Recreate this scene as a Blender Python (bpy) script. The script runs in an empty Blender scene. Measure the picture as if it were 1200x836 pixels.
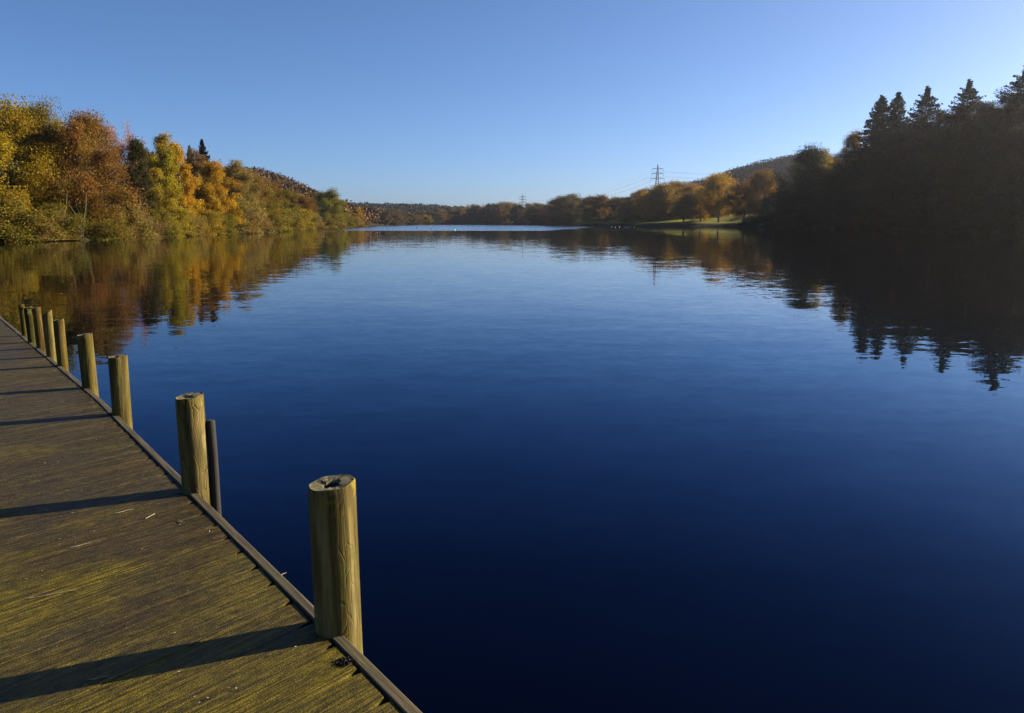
import bpy, bmesh, math, random
import numpy as np
from mathutils import Vector
C = bpy.context.scene
col = C.collection
R_ = math.radians

# ------------------------------------------------------------------ camera, sky, sun, exposure
CAM_H, DECK, PITCH, FPX = 2.1, 0.5, R_(9.9), 900.0
cam = bpy.data.objects.new('camera', bpy.data.cameras.new('camera'))
col.objects.link(cam); C.camera = cam
cam.location = (0, 0, CAM_H); cam.rotation_euler = (R_(90) - PITCH, 0, 0)
cam.data.sensor_width = 36; cam.data.lens = 36 * FPX / 1200
cam.data.clip_start = .05; cam.data.clip_end = 20000
SUN_AZ, SUN_EL = R_(68), R_(19)
w = bpy.data.worlds.new('World'); C.world = w; w.use_nodes = True
wn = w.node_tree.nodes; wl = w.node_tree.links
sky = wn.new('ShaderNodeTexSky'); sky.sky_type = 'NISHITA'; sky.sun_disc = False
sky.sun_elevation = SUN_EL; sky.sun_rotation = SUN_AZ
sky.air_density = .6; sky.dust_density = .7; sky.ozone_density = 5.4; sky.altitude = 0
wl.new(sky.outputs[0], wn['Background'].inputs[0]); wn['Background'].inputs[1].default_value = .056
sun = bpy.data.objects.new('sun', bpy.data.lights.new('sun', 'SUN')); col.objects.link(sun)
sun.data.energy = 5.0; sun.data.angle = R_(.5); sun.data.color = (1, .84, .60)
sd = Vector((math.sin(SUN_AZ) * math.cos(SUN_EL), math.cos(SUN_AZ) * math.cos(SUN_EL), math.sin(SUN_EL)))
sun.rotation_euler = sd.to_track_quat('Z', 'Y').to_euler()
C.view_settings.view_transform = 'Standard'; C.view_settings.look = 'None'
C.view_settings.exposure = 1.55; C.view_settings.gamma = 1
C.cycles.denoising_prefilter = 'NONE'; C.cycles.max_bounces = 6; C.cycles.transparent_max_bounces = 4

rng = np.random.default_rng(7)
random.seed(7)

# ------------------------------------------------------------------ helpers
def ray(x, y):
    a = (x - 600) / FPX; b = (418 - y) / FPX
    return np.array([a, math.cos(PITCH) + b * math.sin(PITCH), -math.sin(PITCH) + b * math.cos(PITCH)])
def at_depth(x, y, Y):            # point seen at photo pixel (x, y) whose forward distance is Y
    r = ray(x, y); return np.array([0, 0, CAM_H]) + r * (Y / r[1])
def px_of(X, Y): return 600 + FPX * np.asarray(X) / (np.asarray(Y) * math.cos(PITCH) + 1e-9)

def tag(o, label=None, cat=None, group=None, kind=None):
    if label: o['label'] = label
    if cat: o['category'] = cat
    if group: o['group'] = group
    if kind: o['kind'] = kind
    return o
def empty(name, loc, rz=0):
    o = bpy.data.objects.new(name, None); col.objects.link(o)
    o.location = loc; o.rotation_euler = (0, 0, rz); o.empty_display_size = .2
    return o
def link(name, me, parent=None):
    o = bpy.data.objects.new(name, me); col.objects.link(o)
    if parent is not None: o.parent = parent
    return o
def mesh_np(name, V, Fq, mat=None, attrs=(), smooth=False):
    """V (n,3); Fq list/array of equal-length faces"""
    V = np.asarray(V, np.float32); Fq = np.asarray(Fq, np.int32)
    me = bpy.data.meshes.new(name); k = Fq.shape[1]
    me.vertices.add(len(V)); me.vertices.foreach_set('co', V.ravel())
    me.loops.add(Fq.size); me.loops.foreach_set('vertex_index', Fq.ravel())
    me.polygons.add(len(Fq)); me.polygons.foreach_set('loop_start', np.arange(0, Fq.size, k, dtype=np.int32))
    me.polygons.foreach_set('loop_total', np.full(len(Fq), k, np.int32))
    me.polygons.foreach_set('use_smooth', np.full(len(Fq), smooth, bool))
    for n, t, dom, arr in attrs:
        a = me.attributes.new(n, t, dom)
        a.data.foreach_set('color' if t == 'FLOAT_COLOR' else 'value', np.asarray(arr, np.float32).ravel())
    me.update(calc_edges=True)
    if mat: me.materials.append(mat)
    return me
class MB:
    """collects tubes and boxes (quads) and links them as one mesh"""
    def __init__(s): s.V = []; s.F = []; s.n = 0
    def add(s, V, F):
        s.V.append(np.asarray(V, float)); s.F.append(np.asarray(F, int) + s.n); s.n += len(V)
    def tube(s, P, r, k=6):
        P = np.asarray(P, float); r = np.broadcast_to(np.asarray(r, float), (len(P),))
        T = np.gradient(P, axis=0); T /= np.linalg.norm(T, axis=1)[:, None] + 1e-9
        ref = np.where(np.abs(T[:, 2:3]) > .9, np.array([[1., 0, 0]]), np.array([[0, 0, 1.]]))
        A = np.cross(T, ref); A /= np.linalg.norm(A, axis=1)[:, None] + 1e-9; B = np.cross(T, A)
        th = np.arange(k) * 2 * math.pi / k
        V = P[:, None] + r[:, None, None] * (np.cos(th)[None, :, None] * A[:, None] + np.sin(th)[None, :, None] * B[:, None])
        i, j = np.meshgrid(np.arange(len(P) - 1), np.arange(k), indexing='ij'); j2 = (j + 1) % k
        s.add(V.reshape(-1, 3), np.stack([i * k + j, i * k + j2, (i + 1) * k + j2, (i + 1) * k + j], -1).reshape(-1, 4))
    def box(s, lo, hi):
        x0, y0, z0 = lo; x1, y1, z1 = hi
        V = [(x0, y0, z0), (x1, y0, z0), (x1, y1, z0), (x0, y1, z0), (x0, y0, z1), (x1, y0, z1), (x1, y1, z1), (x0, y1, z1)]
        s.add(V, [(0, 3, 2, 1), (4, 5, 6, 7), (0, 1, 5, 4), (1, 2, 6, 5), (2, 3, 7, 6), (3, 0, 4, 7)])
    def mesh(s, name, mat, smooth=False): return mesh_np(name, np.concatenate(s.V), np.concatenate(s.F), mat, smooth=smooth)
    def build(s, name, mat, parent=None, smooth=False): return link(name, s.mesh(name, mat, smooth), parent)

def new_mat(name):
    m = bpy.data.materials.new(name); m.use_nodes = True
    nt = m.node_tree; return m, nt, nt.nodes['Principled BSDF']
def N(nt, t, **kw):
    n = nt.nodes.new(t)
    for k, v in kw.items():
        if k.startswith('i_'):
            key = k[2:]; n.inputs[int(key) if key.isdigit() else key.replace('_', ' ')].default_value = v
        else: setattr(n, k, v)
    return n
def L(nt, a, b): nt.links.new(a, b)
def math_n(nt, op, a, b=None, c=None):
    n = N(nt, 'ShaderNodeMath', operation=op)
    for i, v in enumerate((a, b, c)):
        if v is None: continue
        if isinstance(v, (int, float)): n.inputs[i].default_value = v
        else: L(nt, v, n.inputs[i])
    return n.outputs[0]
def noise(nt, vec, scale, detail=4, rough=.55, dist=0):
    n = N(nt, 'ShaderNodeTexNoise', i_Scale=scale, i_Detail=detail, i_Roughness=rough, i_Distortion=dist)
    if vec is not None: L(nt, vec, n.inputs['Vector'])
    return n
def mapping(nt, vec, scale=(1, 1, 1), rot=(0, 0, 0), loc=(0, 0, 0)):
    n = N(nt, 'ShaderNodeMapping'); L(nt, vec, n.inputs[0])
    n.inputs['Location'].default_value = loc; n.inputs['Rotation'].default_value = rot; n.inputs['Scale'].default_value = scale
    return n.outputs[0]
def ramp(nt, fac, stops):
    n = N(nt, 'ShaderNodeValToRGB'); L(nt, fac, n.inputs[0]); e = n.color_ramp.elements
    while len(e) < len(stops): e.new(.5)
    for el, (p, c) in zip(e, stops): el.position = p; el.color = (*c, 1) if len(c) == 3 else c
    return n.outputs[0]
def mix(nt, fac, a, b, mode='MIX'):
    n = N(nt, 'ShaderNodeMix', data_type='RGBA', blend_type=mode)
    for s, v in ((n.inputs[0], fac), (n.inputs[6], a), (n.inputs[7], b)):
        if isinstance(v, (int, float)): s.default_value = v
        elif isinstance(v, tuple): s.default_value = (*v, 1)
        else: L(nt, v, s)
    return n.outputs[2]
def mrange(nt, v, a, b, c=0, d=1):
    n = N(nt, 'ShaderNodeMapRange', i_1=a, i_2=b, i_3=c, i_4=d); L(nt, v, n.inputs[0]); return n.outputs[0]
def plain(name, c, rough=.8, metal=0, var=.25, scale=3):
    m, nt, b = new_mat(name); tc = N(nt, 'ShaderNodeTexCoord')
    nz = noise(nt, tc.outputs['Object'], scale)
    L(nt, mix(nt, mrange(nt, nz.outputs[0], .3, .7), tuple(x * (1 - var) for x in c), tuple(min(1, x * (1 + var)) for x in c)), b.inputs['Base Color'])
    b.inputs['Roughness'].default_value = rough; b.inputs['Metallic'].default_value = metal
    return m

# ------------------------------------------------------------------ materials
def leaf_material():
    m, nt, b = new_mat('leaf'); out = nt.nodes['Material Output']
    oi = N(nt, 'ShaderNodeObjectInfo'); tc = N(nt, 'ShaderNodeTexCoord')
    at = N(nt, 'ShaderNodeAttribute', attribute_name='tint')
    off = N(nt, 'ShaderNodeVectorMath', operation='ADD'); L(nt, tc.outputs['Object'], off.inputs[0])
    sc = math_n(nt, 'MULTIPLY', oi.outputs['Random'], 90); cmb = N(nt, 'ShaderNodeCombineXYZ'); L(nt, sc, cmb.inputs[0]); L(nt, cmb.outputs[0], off.inputs[1])
    nz = noise(nt, off.outputs[0], .33, 3)
    hsv = N(nt, 'ShaderNodeHueSaturation'); L(nt, oi.outputs['Color'], hsv.inputs['Color'])
    hue = math_n(nt, 'ADD', mrange(nt, nz.outputs[0], .3, .7, .474, .52), mrange(nt, at.outputs['Fac'], 0, 1, -.014, .014))
    L(nt, hue, hsv.inputs['Hue']); L(nt, mrange(nt, at.outputs['Fac'], 0, 1, .5, 1.5), hsv.inputs['Value'])
    L(nt, hsv.outputs[0], b.inputs['Base Color']); b.inputs['Roughness'].default_value = .65
    b.inputs['Specular IOR Level'].default_value = .12
    tr = N(nt, 'ShaderNodeBsdfTranslucent'); L(nt, hsv.outputs[0], tr.inputs[0])
    ms = N(nt, 'ShaderNodeMixShader'); ms.inputs[0].default_value = .4
    L(nt, b.outputs[0], ms.inputs[1]); L(nt, tr.outputs[0], ms.inputs[2]); L(nt, ms.outputs[0], out.inputs['Surface'])
    return m
def wood_canopy_material():
    m, nt, b = new_mat('distant_canopy'); at = N(nt, 'ShaderNodeAttribute', attribute_name='Col')
    L(nt, at.outputs['Color'], b.inputs['Base Color']); b.inputs['Roughness'].default_value = .8; b.inputs['Specular IOR Level'].default_value = .1
    return m
def bark_material():
    m, nt, b = new_mat('bark'); tc = N(nt, 'ShaderNodeTexCoord')
    nz = noise(nt, mapping(nt, tc.outputs['Object'], (3, 3, .6)), 2.5, 6)
    L(nt, ramp(nt, nz.outputs[0], [(.3, (.035, .028, .02)), (.55, (.11, .09, .06)), (.75, (.16, .17, .08))]), b.inputs['Base Color'])
    b.inputs['Roughness'].default_value = .9
    bp = N(nt, 'ShaderNodeBump', i_Strength=.6, i_Distance=.05); L(nt, nz.outputs[0], bp.inputs['Height']); L(nt, bp.outputs[0], b.inputs['Normal'])
    return m
def ground_material():
    m, nt, b = new_mat('ground'); tc = N(nt, 'ShaderNodeTexCoord'); at = N(nt, 'ShaderNodeAttribute', attribute_name='Col')
    n1 = noise(nt, tc.outputs['Object'], .12, 6); n2 = noise(nt, tc.outputs['Object'], 1.7, 5)
    c = mix(nt, .8, at.outputs['Color'], ramp(nt, n1.outputs[0], [(.3, (.55, .5, .45)), (.7, (1.3, 1.25, 1.1))]), 'MULTIPLY')
    c = mix(nt, .7, c, ramp(nt, n2.outputs[0], [(.3, (.55, .55, .5)), (.7, (1.35, 1.3, 1.2))]), 'MULTIPLY')
    L(nt, c, b.inputs['Base Color']); b.inputs['Roughness'].default_value = .95; b.inputs['Specular IOR Level'].default_value = .1
    bp = N(nt, 'ShaderNodeBump', i_Strength=.8, i_Distance=.4); L(nt, n2.outputs[0], bp.inputs['Height']); L(nt, bp.outputs[0], b.inputs['Normal'])
    return m
def water_material():
    m, nt, b = new_mat('lake_water'); geo = N(nt, 'ShaderNodeNewGeometry'); P = geo.outputs['Position']
    # small ripples: slopes taken straight from vector noise, crests running across the lake
    def slopes(scale, stretch, rot, detail):
        n = noise(nt, mapping(nt, P, (stretch, 1, 1), (0, 0, R_(rot))), scale, detail, .5)
        v = N(nt, 'ShaderNodeVectorMath', operation='SUBTRACT'); L(nt, n.outputs['Color'], v.inputs[0]); v.inputs[1].default_value = (.5, .5, .5)
        return v.outputs[0]
    def scale(v, s):
        n = N(nt, 'ShaderNodeVectorMath', operation='SCALE'); L(nt, v, n.inputs[0])
        if isinstance(s, (int, float)): n.inputs['Scale'].default_value = s
        else: L(nt, s, n.inputs['Scale'])
        return n.outputs[0]
    def add(a, c):
        n = N(nt, 'ShaderNodeVectorMath', operation='ADD'); L(nt, a, n.inputs[0]); L(nt, c, n.inputs[1]); return n.outputs[0]
    sep = N(nt, 'ShaderNodeSeparateXYZ'); L(nt, P, sep.inputs[0])
    patch = noise(nt, mapping(nt, P, (.35, 1, 1), (0, 0, R_(14))), .06, 3).outputs[0]
    amp = math_n(nt, 'MULTIPLY', mrange(nt, patch, .35, .65, .6, 1.25), mrange(nt, sep.outputs[1], 20, 100, 1, .6))
    # a breeze ruffles the water beyond about 200 m on the left and middle of the lake
    edge = math_n(nt, 'ADD', sep.outputs[1], mrange(nt, noise(nt, mapping(nt, P, (.4, 1, 1)), .03, 3).outputs[0], .3, .7, -14, 14))
    side = math_n(nt, 'SUBTRACT', edge, mrange(nt, sep.outputs[0], 8, 60, 0, 260))
    breeze = mrange(nt, side, 196, 210)
    s = add(scale(slopes(3.2, .45, 12, 2), .033), scale(slopes(.9, .5, -8, 2), .02))
    s = add(s, scale(slopes(9, .6, 25, 1), .028))
    s = scale(s, amp)
    ab = N(nt, 'ShaderNodeVectorMath', operation='ABSOLUTE'); L(nt, slopes(4.1, .8, 10, 2), ab.inputs[0])
    neg = N(nt, 'ShaderNodeVectorMath', operation='MULTIPLY'); L(nt, ab.outputs[0], neg.inputs[0]); neg.inputs[1].default_value = (0, -1, 0)
    s = add(s, scale(neg.outputs[0], math_n(nt, 'MULTIPLY', breeze, .55)))
    flat = N(nt, 'ShaderNodeVectorMath', operation='MULTIPLY'); L(nt, s, flat.inputs[0]); flat.inputs[1].default_value = (.6, 1, 0)
    nrm = add(flat.outputs[0], geo.outputs['Normal'])
    nn = N(nt, 'ShaderNodeVectorMath', operation='NORMALIZE'); L(nt, nrm, nn.inputs[0])
    rough = mrange(nt, breeze, 0, 1, .012, .03)
    # reflection falls off with the Fresnel law and is painted darker and bluer at steep angles
    fr = N(nt, 'ShaderNodeFresnel', i_IOR=1.3); L(nt, nn.outputs[0], fr.inputs['Normal'])
    gl = N(nt, 'ShaderNodeBsdfGlossy'); L(nt, rough, gl.inputs['Roughness']); L(nt, nn.outputs[0], gl.inputs['Normal'])
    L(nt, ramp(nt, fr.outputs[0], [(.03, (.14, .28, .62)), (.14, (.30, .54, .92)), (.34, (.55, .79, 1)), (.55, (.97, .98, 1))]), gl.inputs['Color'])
    df = N(nt, 'ShaderNodeBsdfDiffuse'); df.inputs['Color'].default_value = (.0004, .0009, .0035, 1)
    ms = N(nt, 'ShaderNodeMixShader'); L(nt, fr.outputs[0], ms.inputs[0]); L(nt, df.outputs[0], ms.inputs[1]); L(nt, gl.outputs[0], ms.inputs[2])
    L(nt, ms.outputs[0], nt.nodes['Material Output'].inputs['Surface']); nt.nodes.remove(b)
    return m
def plank_material():
    m, nt, b = new_mat('weathered_plank'); tc = N(nt, 'ShaderNodeTexCoord'); oi = N(nt, 'ShaderNodeObjectInfo'); geo = N(nt, 'ShaderNodeNewGeometry')
    cmb = N(nt, 'ShaderNodeCombineXYZ'); L(nt, math_n(nt, 'MULTIPLY', oi.outputs['Random'], 50), cmb.inputs[2])
    ov = N(nt, 'ShaderNodeVectorMath', operation='ADD'); L(nt, tc.outputs['Object'], ov.inputs[0]); L(nt, cmb.outputs[0], ov.inputs[1])
    V = ov.outputs[0]
    Va = mapping(nt, V, (2.2, 34, 1), (0, 0, .03))          # long grain (plank runs along local x)
    Vb = mapping(nt, V, (3.5, 110, 1))
    grain = noise(nt, Va, 1.0, 6, .6, .4).outputs[0]; fine = noise(nt, Vb, 1.0, 4, .6, .2).outputs[0]
    grit = noise(nt, tc.outputs['Object'], 140, 3, .7).outputs[0]
    big = noise(nt, geo.outputs['Position'], 1.5, 4, .6).outputs[0]
    big2 = noise(nt, mapping(nt, geo.outputs['Position'], loc=(7, 3, 2)), .8, 3, .6).outputs[0]
    base = ramp(nt, grain, [(.3, (.013, .0095, .0045)), (.5, (.030, .0215, .0095)), (.72, (.068, .047, .020))])
    moss = ramp(nt, fine, [(.36, (.011, .010, .0015)), (.62, (.115, .090, .006))])
    sep = N(nt, 'ShaderNodeSeparateXYZ'); L(nt, geo.outputs['Position'], sep.inputs[0])
    near = mrange(nt, sep.outputs[1], 2, 4.5, .19, -.1)    # moss thrives at this end of the pier
    mossf = mrange(nt, math_n(nt, 'ADD', big, near), .46, .60)
    c = mix(nt, math_n(nt, 'MULTIPLY', mossf, .85), base, moss)
    c = mix(nt, mrange(nt, sep.outputs[1], 3.6, 7.5, 0, .75), c, ramp(nt, grain, [(.34, (.013, .011, .009)), (.66, (.058, .047, .034))]))
    c = mix(nt, mrange(nt, fine, .64, .76, 0, .6), c, (.15, .12, .07))
    c = mix(nt, mrange(nt, big2, .52, .68, 0, .5), c, (.022, .017, .014))
    c = mix(nt, mrange(nt, oi.outputs['Random'], 0, 1, 0, .3), c, (.03, .026, .016))
    c = mix(nt, .85, c, ramp(nt, grit, [(.3, (.35, .35, .35)), (.68, (1.6, 1.6, 1.5))]), 'MULTIPLY')
    c = mix(nt, 1.0, c, (1.13, 1.12, .74), 'MULTIPLY')
    mott = noise(nt, mapping(nt, V, (18, 40, 18)), 1, 5, .72).outputs[0]; c = mix(nt, .85, c, ramp(nt, mott, [(.33, (.38, .38, .38)), (.66, (1.75, 1.7, 1.6))]), 'MULTIPLY')
    L(nt, c, b.inputs['Base Color'])
    L(nt, mrange(nt, big2, .35, .65, .75, .42), b.inputs['Roughness']); b.inputs['Specular IOR Level'].default_value = .16
    h = math_n(nt, 'ADD', math_n(nt, 'MULTIPLY', grain, .6), math_n(nt, 'ADD', math_n(nt, 'MULTIPLY', fine, .5), math_n(nt, 'MULTIPLY', grit, .5)))
    bp = N(nt, 'ShaderNodeBump', i_Strength=1, i_Distance=.009); L(nt, h, bp.inputs['Height']); L(nt, bp.outputs[0], b.inputs['Normal'])
    return m
def noise_warp(nt, V):
    n = noise(nt, V, 9, 3); v = N(nt, 'ShaderNodeVectorMath', operation='MULTIPLY_ADD'); L(nt, n.outputs['Color'], v.inputs[0]); v.inputs[1].default_value = (.03, .03, .03); L(nt, V, v.inputs[2]); return v.outputs[0]
def post_material():
    m, nt, b = new_mat('old_post_timber'); tc = N(nt, 'ShaderNodeTexCoord'); oi = N(nt, 'ShaderNodeObjectInfo')
    cmb = N(nt, 'ShaderNodeCombineXYZ'); L(nt, math_n(nt, 'MULTIPLY', oi.outputs['Random'], 30), cmb.inputs[2])
    ov = N(nt, 'ShaderNodeVectorMath', operation='ADD'); L(nt, tc.outputs['Object'], ov.inputs[0]); L(nt, cmb.outputs[0], ov.inputs[1])
    V = ov.outputs[0]
    grain = noise(nt, mapping(nt, V, (22, 22, 1.4)), 1, 6, .6, .5).outputs[0]
    fine = noise(nt, mapping(nt, V, (90, 90, 5)), 1, 4, .6).outputs[0]
    blot = noise(nt, mapping(nt, V, (6, 6, 3)), 1, 4, .6).outputs[0]
    crk = N(nt, 'ShaderNodeTexVoronoi', feature='DISTANCE_TO_EDGE', i_Scale=1.0); L(nt, mapping(nt, noise_warp(nt, V), (30, 30, 4.5)), crk.inputs['Vector'])
    c = ramp(nt, grain, [(.32, (.042, .030, .008)), (.5, (.13, .10, .028)), (.68, (.215, .172, .072))])
    c = mix(nt, mrange(nt, blot, .45, .7, 0, .6), c, (.075, .064, .009))
    crack = mrange(nt, crk.outputs[0], 0, .05, .8, 0)
    crack = math_n(nt, 'MULTIPLY', crack, oi.outputs['Alpha']); c = mix(nt, math_n(nt, 'MULTIPLY', crack, mrange(nt, blot, .44, .56)), c, (.02, .015, .007))
    c = mix(nt, .55, c, ramp(nt, fine, [(.3, (.5, .48, .45)), (.7, (1.3, 1.3, 1.3))]), 'MULTIPLY')
    sep = N(nt, 'ShaderNodeSeparateXYZ'); L(nt, tc.outputs['Object'], sep.inputs[0])
    # object origin at deck level: wet dark wood low down, lichen near the cut top
    lich = noise(nt, mapping(nt, V, (14, 14, 14)), 1, 5, .7).outputs[0]
    top = mrange(nt, sep.outputs[2], .46, .6)
    c = mix(nt, math_n(nt, 'MULTIPLY', top, mrange(nt, lich, .54, .62, 0, .9)), c, (.22, .17, .012))
    stain = noise(nt, mapping(nt, V, (7, 7, 1.1)), 1, 5, .65, .6).outputs[0]
    c = mix(nt, mrange(nt, stain, .47, .62, 0, .8), c, (.034, .028, .012))
    c = mix(nt, mrange(nt, noise(nt, mapping(nt, V, (11, 11, 5), loc=(3, 1, 7)), 1, 5, .7).outputs[0], .56, .66, 0, .6), c, (.065, .068, .012))
    c = mix(nt, 1.0, c, oi.outputs['Color'], 'MULTIPLY')
    c = mix(nt, mrange(nt, sep.outputs[2], -.12, -.3), c, (.02, .02, .012))
    L(nt, c, b.inputs['Base Color']); b.inputs['Roughness'].default_value = .9; b.inputs['Specular IOR Level'].default_value = .1
    h = math_n(nt, 'SUBTRACT', math_n(nt, 'ADD', math_n(nt, 'MULTIPLY', grain, .7), math_n(nt, 'MULTIPLY', fine, .4)), math_n(nt, 'MULTIPLY', crack, .8))
    bp = N(nt, 'ShaderNodeBump', i_Strength=.9, i_Distance=.008); L(nt, h, bp.inputs['Height']); L(nt, bp.outputs[0], b.inputs['Normal'])
    return m
LEAF, CANOPY, BARK, GROUND, WATER = leaf_material(), wood_canopy_material(), bark_material(), ground_material(), water_material()
PLANK, POST = plank_material(), post_material()
DARKWOOD = plain('dark_wet_wood', (.009, .007, .005), .9, var=.4, scale=20)
ENDGRAIN = plain('rotten_end_grain', (.085, .075, .034), .9, var=.6, scale=60)
ROT = plain('rot_hole', (.012, .01, .008), .95, var=.3, scale=40)
STEEL = plain('galvanised_steel', (.08, .09, .11), .6, .2, var=.1)
WIRE = plain('aluminium_cable', (.25, .26, .28), .5, .5, var=.05)
WHITEWALL = plain('painted_render', (.62, .6, .56), .8, var=.06, scale=1)
SLATE = plain('slate_roof', (.07, .075, .09), .6, var=.2, scale=2)
BRICKRED = plain('clay_roof', (.2, .09, .06), .8, var=.2, scale=2)
PANE = plain('dark_window_pane', (.03, .035, .045), .1, var=.1)
FEATHER = plain('white_feather', (.78, .77, .74), .7, var=.08, scale=8)
FEATHERDARK = plain('dark_feather', (.04, .04, .045), .7, var=.2, scale=8)
STEM = plain('mossy_stem', (.075, .068, .022), .9)
STUMP = plain('black_wet_bark', (.012, .010, .007), .9, var=.5, scale=6)
BEAK = plain('orange_beak', (.55, .28, .05), .6, var=.1)
LITTER = plain('dry_leaf_bits', (.22, .19, .13), .8, var=.5, scale=30)

# ------------------------------------------------------------------ terrain and lake
SH_PX = np.array([-900, -300, 0, 100, 200, 290, 345, 400, 425, 440, 480, 520, 560, 620, 660, 680, 720, 780, 850, 880, 920, 1000, 1100, 1200, 1350, 1700, 2600], float)
SH_Y = np.array([40, 66, 85, 92, 115, 155, 210, 300, 380, 520, 640, 780, 800, 700, 560, 470, 420, 390, 370, 345, 300, 225, 165, 128, 110, 120, 90], float)
def ctl(px, pts):
    a = np.array(pts, float); return np.interp(px, a[:, 0], a[:, 1])
def sstep(x, a, b):
    t = np.clip((x - a) / (b - a), 0, 1); return t * t * (3 - 2 * t)
def wob(x, y, s, seed=0):
    return (np.sin(x / s + seed) * np.cos(y / s * 1.3 + seed * 2.1) + .5 * np.sin(x / s * 2.3 + y / s * 1.7 + seed))
def shore_y(px): return np.interp(px, SH_PX, SH_Y)
def height(X, Y):
    X = np.asarray(X, float); Y = np.asarray(Y, float)
    Yc = np.where(Y > 4, Y, 4); px = px_of(X, Yc); r = np.hypot(X, Y)
    sf = shore_y(px) / Yc * np.hypot(X, Yc)
    sf = np.where(Y > 4, sf, 60)
    d = r - sf - 1.2 * wob(X, Y, 6)
    h = -1.6 + 1.6 * sstep(d, -8, 0) + .35 * sstep(d, 0, 2.5) + 1.6 * sstep(d, 2, 45)
    # lawn on the right middle: a steeper bank then an even slope
    lw = ctl(px, [(645, 0), (690, 1), (870, 1), (900, 0)])
    h = h + lw * (1.3 * sstep(d, 0, 8) + 1.9 * sstep(d, 10, 90))
    hl = ctl(px, [(-900, 16), (200, 20), (262, 27), (300, 27), (330, 23), (360, 15), (385, 7), (410, 1), (430, 0), (520, 0)])
    h = h + hl * sstep(r, 260, 640) + .15 * hl * sstep(d, 12, 120)
    h = h + ctl(px, [(350, 20), (430, 23), (500, 21), (560, 14), (620, 10), (700, 8)]) * sstep(r, 950, 1500)
    h = h + ctl(px, [(560, 0), (640, 3), (700, 10), (760, 18), (800, 29), (850, 42), (900, 52), (930, 51), (1000, 40), (1500, 36), (2600, 20)]) * sstep(r, 520, 900)
    h = h + ctl(px, [(840, 0), (880, 3), (920, 9), (960, 13), (1000, 14), (1100, 16), (1200, 13), (1350, 10), (1600, 2), (2600, 1)]) * sstep(d, 0, 70)
    h = h + np.where(d > 10, .35 * wob(X, Y, 17, 2), 0)
    return h
def hz(x, y): return float(height(np.array([x]), np.array([y]))[0])
def terrain():
    az = np.concatenate([np.linspace(-180, -60, 40)[:-1], np.linspace(-60, 60, 420), np.linspace(60, 180, 40)[1:]]) * math.pi / 180
    r = np.concatenate([np.geomspace(30, 900, 400), np.geomspace(920, 7000, 40)])
    A, Rr = np.meshgrid(az, r, indexing='ij'); X = np.sin(A) * Rr; Y = np.cos(A) * Rr
    Z = height(X, Y); V = np.stack([X, Y, Z], -1).reshape(-1, 3)
    na, nr = len(az), len(r); i, j = np.meshgrid(np.arange(na - 1), np.arange(nr - 1), indexing='ij')
    F = np.stack([i * nr + j, (i + 1) * nr + j, (i + 1) * nr + j + 1, i * nr + j + 1], -1).reshape(-1, 4)
    F = F[:, ::-1]
    Yc = np.where(Y > 4, Y, 4); px = px_of(X, Yc); sf = np.where(Y > 4, shore_y(px) / Yc * np.hypot(X, Yc), 60); d = Rr - sf
    lw = (ctl(px, [(655, 0), (680, 1), (885, 1), (905, 0)]) * sstep(d, 6, 9) * (1 - sstep(d, 150, 200)))[..., None]
    lg = (ctl(px, [(85, 0), (100, 1), (150, 1), (165, 0)]) * (d < 18) * (d > .4))[..., None]
    soil = np.array([.028, .022, .012]); grass = np.array([.17, .19, .03]); mud = np.array([.012, .010, .007])
    sand = np.array([.15, .1, .06])
    c = soil + 0 * V.reshape(na, nr, 3); c = c * (1 - sstep(d, 3, 0)[..., None]) + mud * sstep(d, 3, 0)[..., None]
    sp = (ctl(px, [(425, 0), (433, 1), (462, 1), (475, 0)]) * (d < 2.2) * (d > .2))[..., None]
    c = c * (1 - lw) + grass * lw; c = c * (1 - lg) + grass * lg; c = c * (1 - sp) + sand * sp
    cc = np.concatenate([c, np.ones((na, nr, 1))], -1)
    o = link('ground', mesh_np('ground', V, F, GROUND, [('Col', 'FLOAT_COLOR', 'POINT', cc)], smooth=True)); tag(o, kind='structure')
terrain()
wv = [(-2500, -600, 0), (2500, -600, 0), (2500, 1600, 0), (-2500, 1600, 0)]
tag(link('water', mesh_np('water', wv, [(0, 1, 2, 3)], WATER)), kind='structure')

# ------------------------------------------------------------------ tree prototypes (meshes shared by the copies)
def leaf_quads(P, size, rs, up=.3):
    n = len(P); nrm = rs.normal(size=(n, 3)); nrm[:, 2] += up; nrm /= np.linalg.norm(nrm, axis=1)[:, None]
    t = rs.normal(size=(n, 3)); t -= nrm * (t * nrm).sum(1)[:, None]; t /= np.linalg.norm(t, axis=1)[:, None]; bt = np.cross(nrm, t)
    s = size * rs.uniform(.6, 1.35, (n, 1)); a = t * s * .62; c = bt * s * .4
    V = np.stack([P - a, P + c - a * .1, P + a, P - c - a * .1], 1).reshape(-1, 3)
    return V, np.arange(4 * n).reshape(-1, 4)
ENV = {
    'round': lambda t: np.sin(np.pi * np.clip(t, .02, .985) ** .75) ** .55,
    'oval': lambda t: np.sin(np.pi * np.clip(t, .02, .985) ** .62) ** .75,
    'column': lambda t: np.sin(np.pi * np.clip(t, .02, .985) ** .55) ** .6,
    'dome': lambda t: np.sqrt(np.clip(1 - t ** 2.2, 0, 1)),
    'vase': lambda t: np.sin(np.pi * np.clip(t, .04, .98) ** 1.05) ** .5,
}
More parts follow.
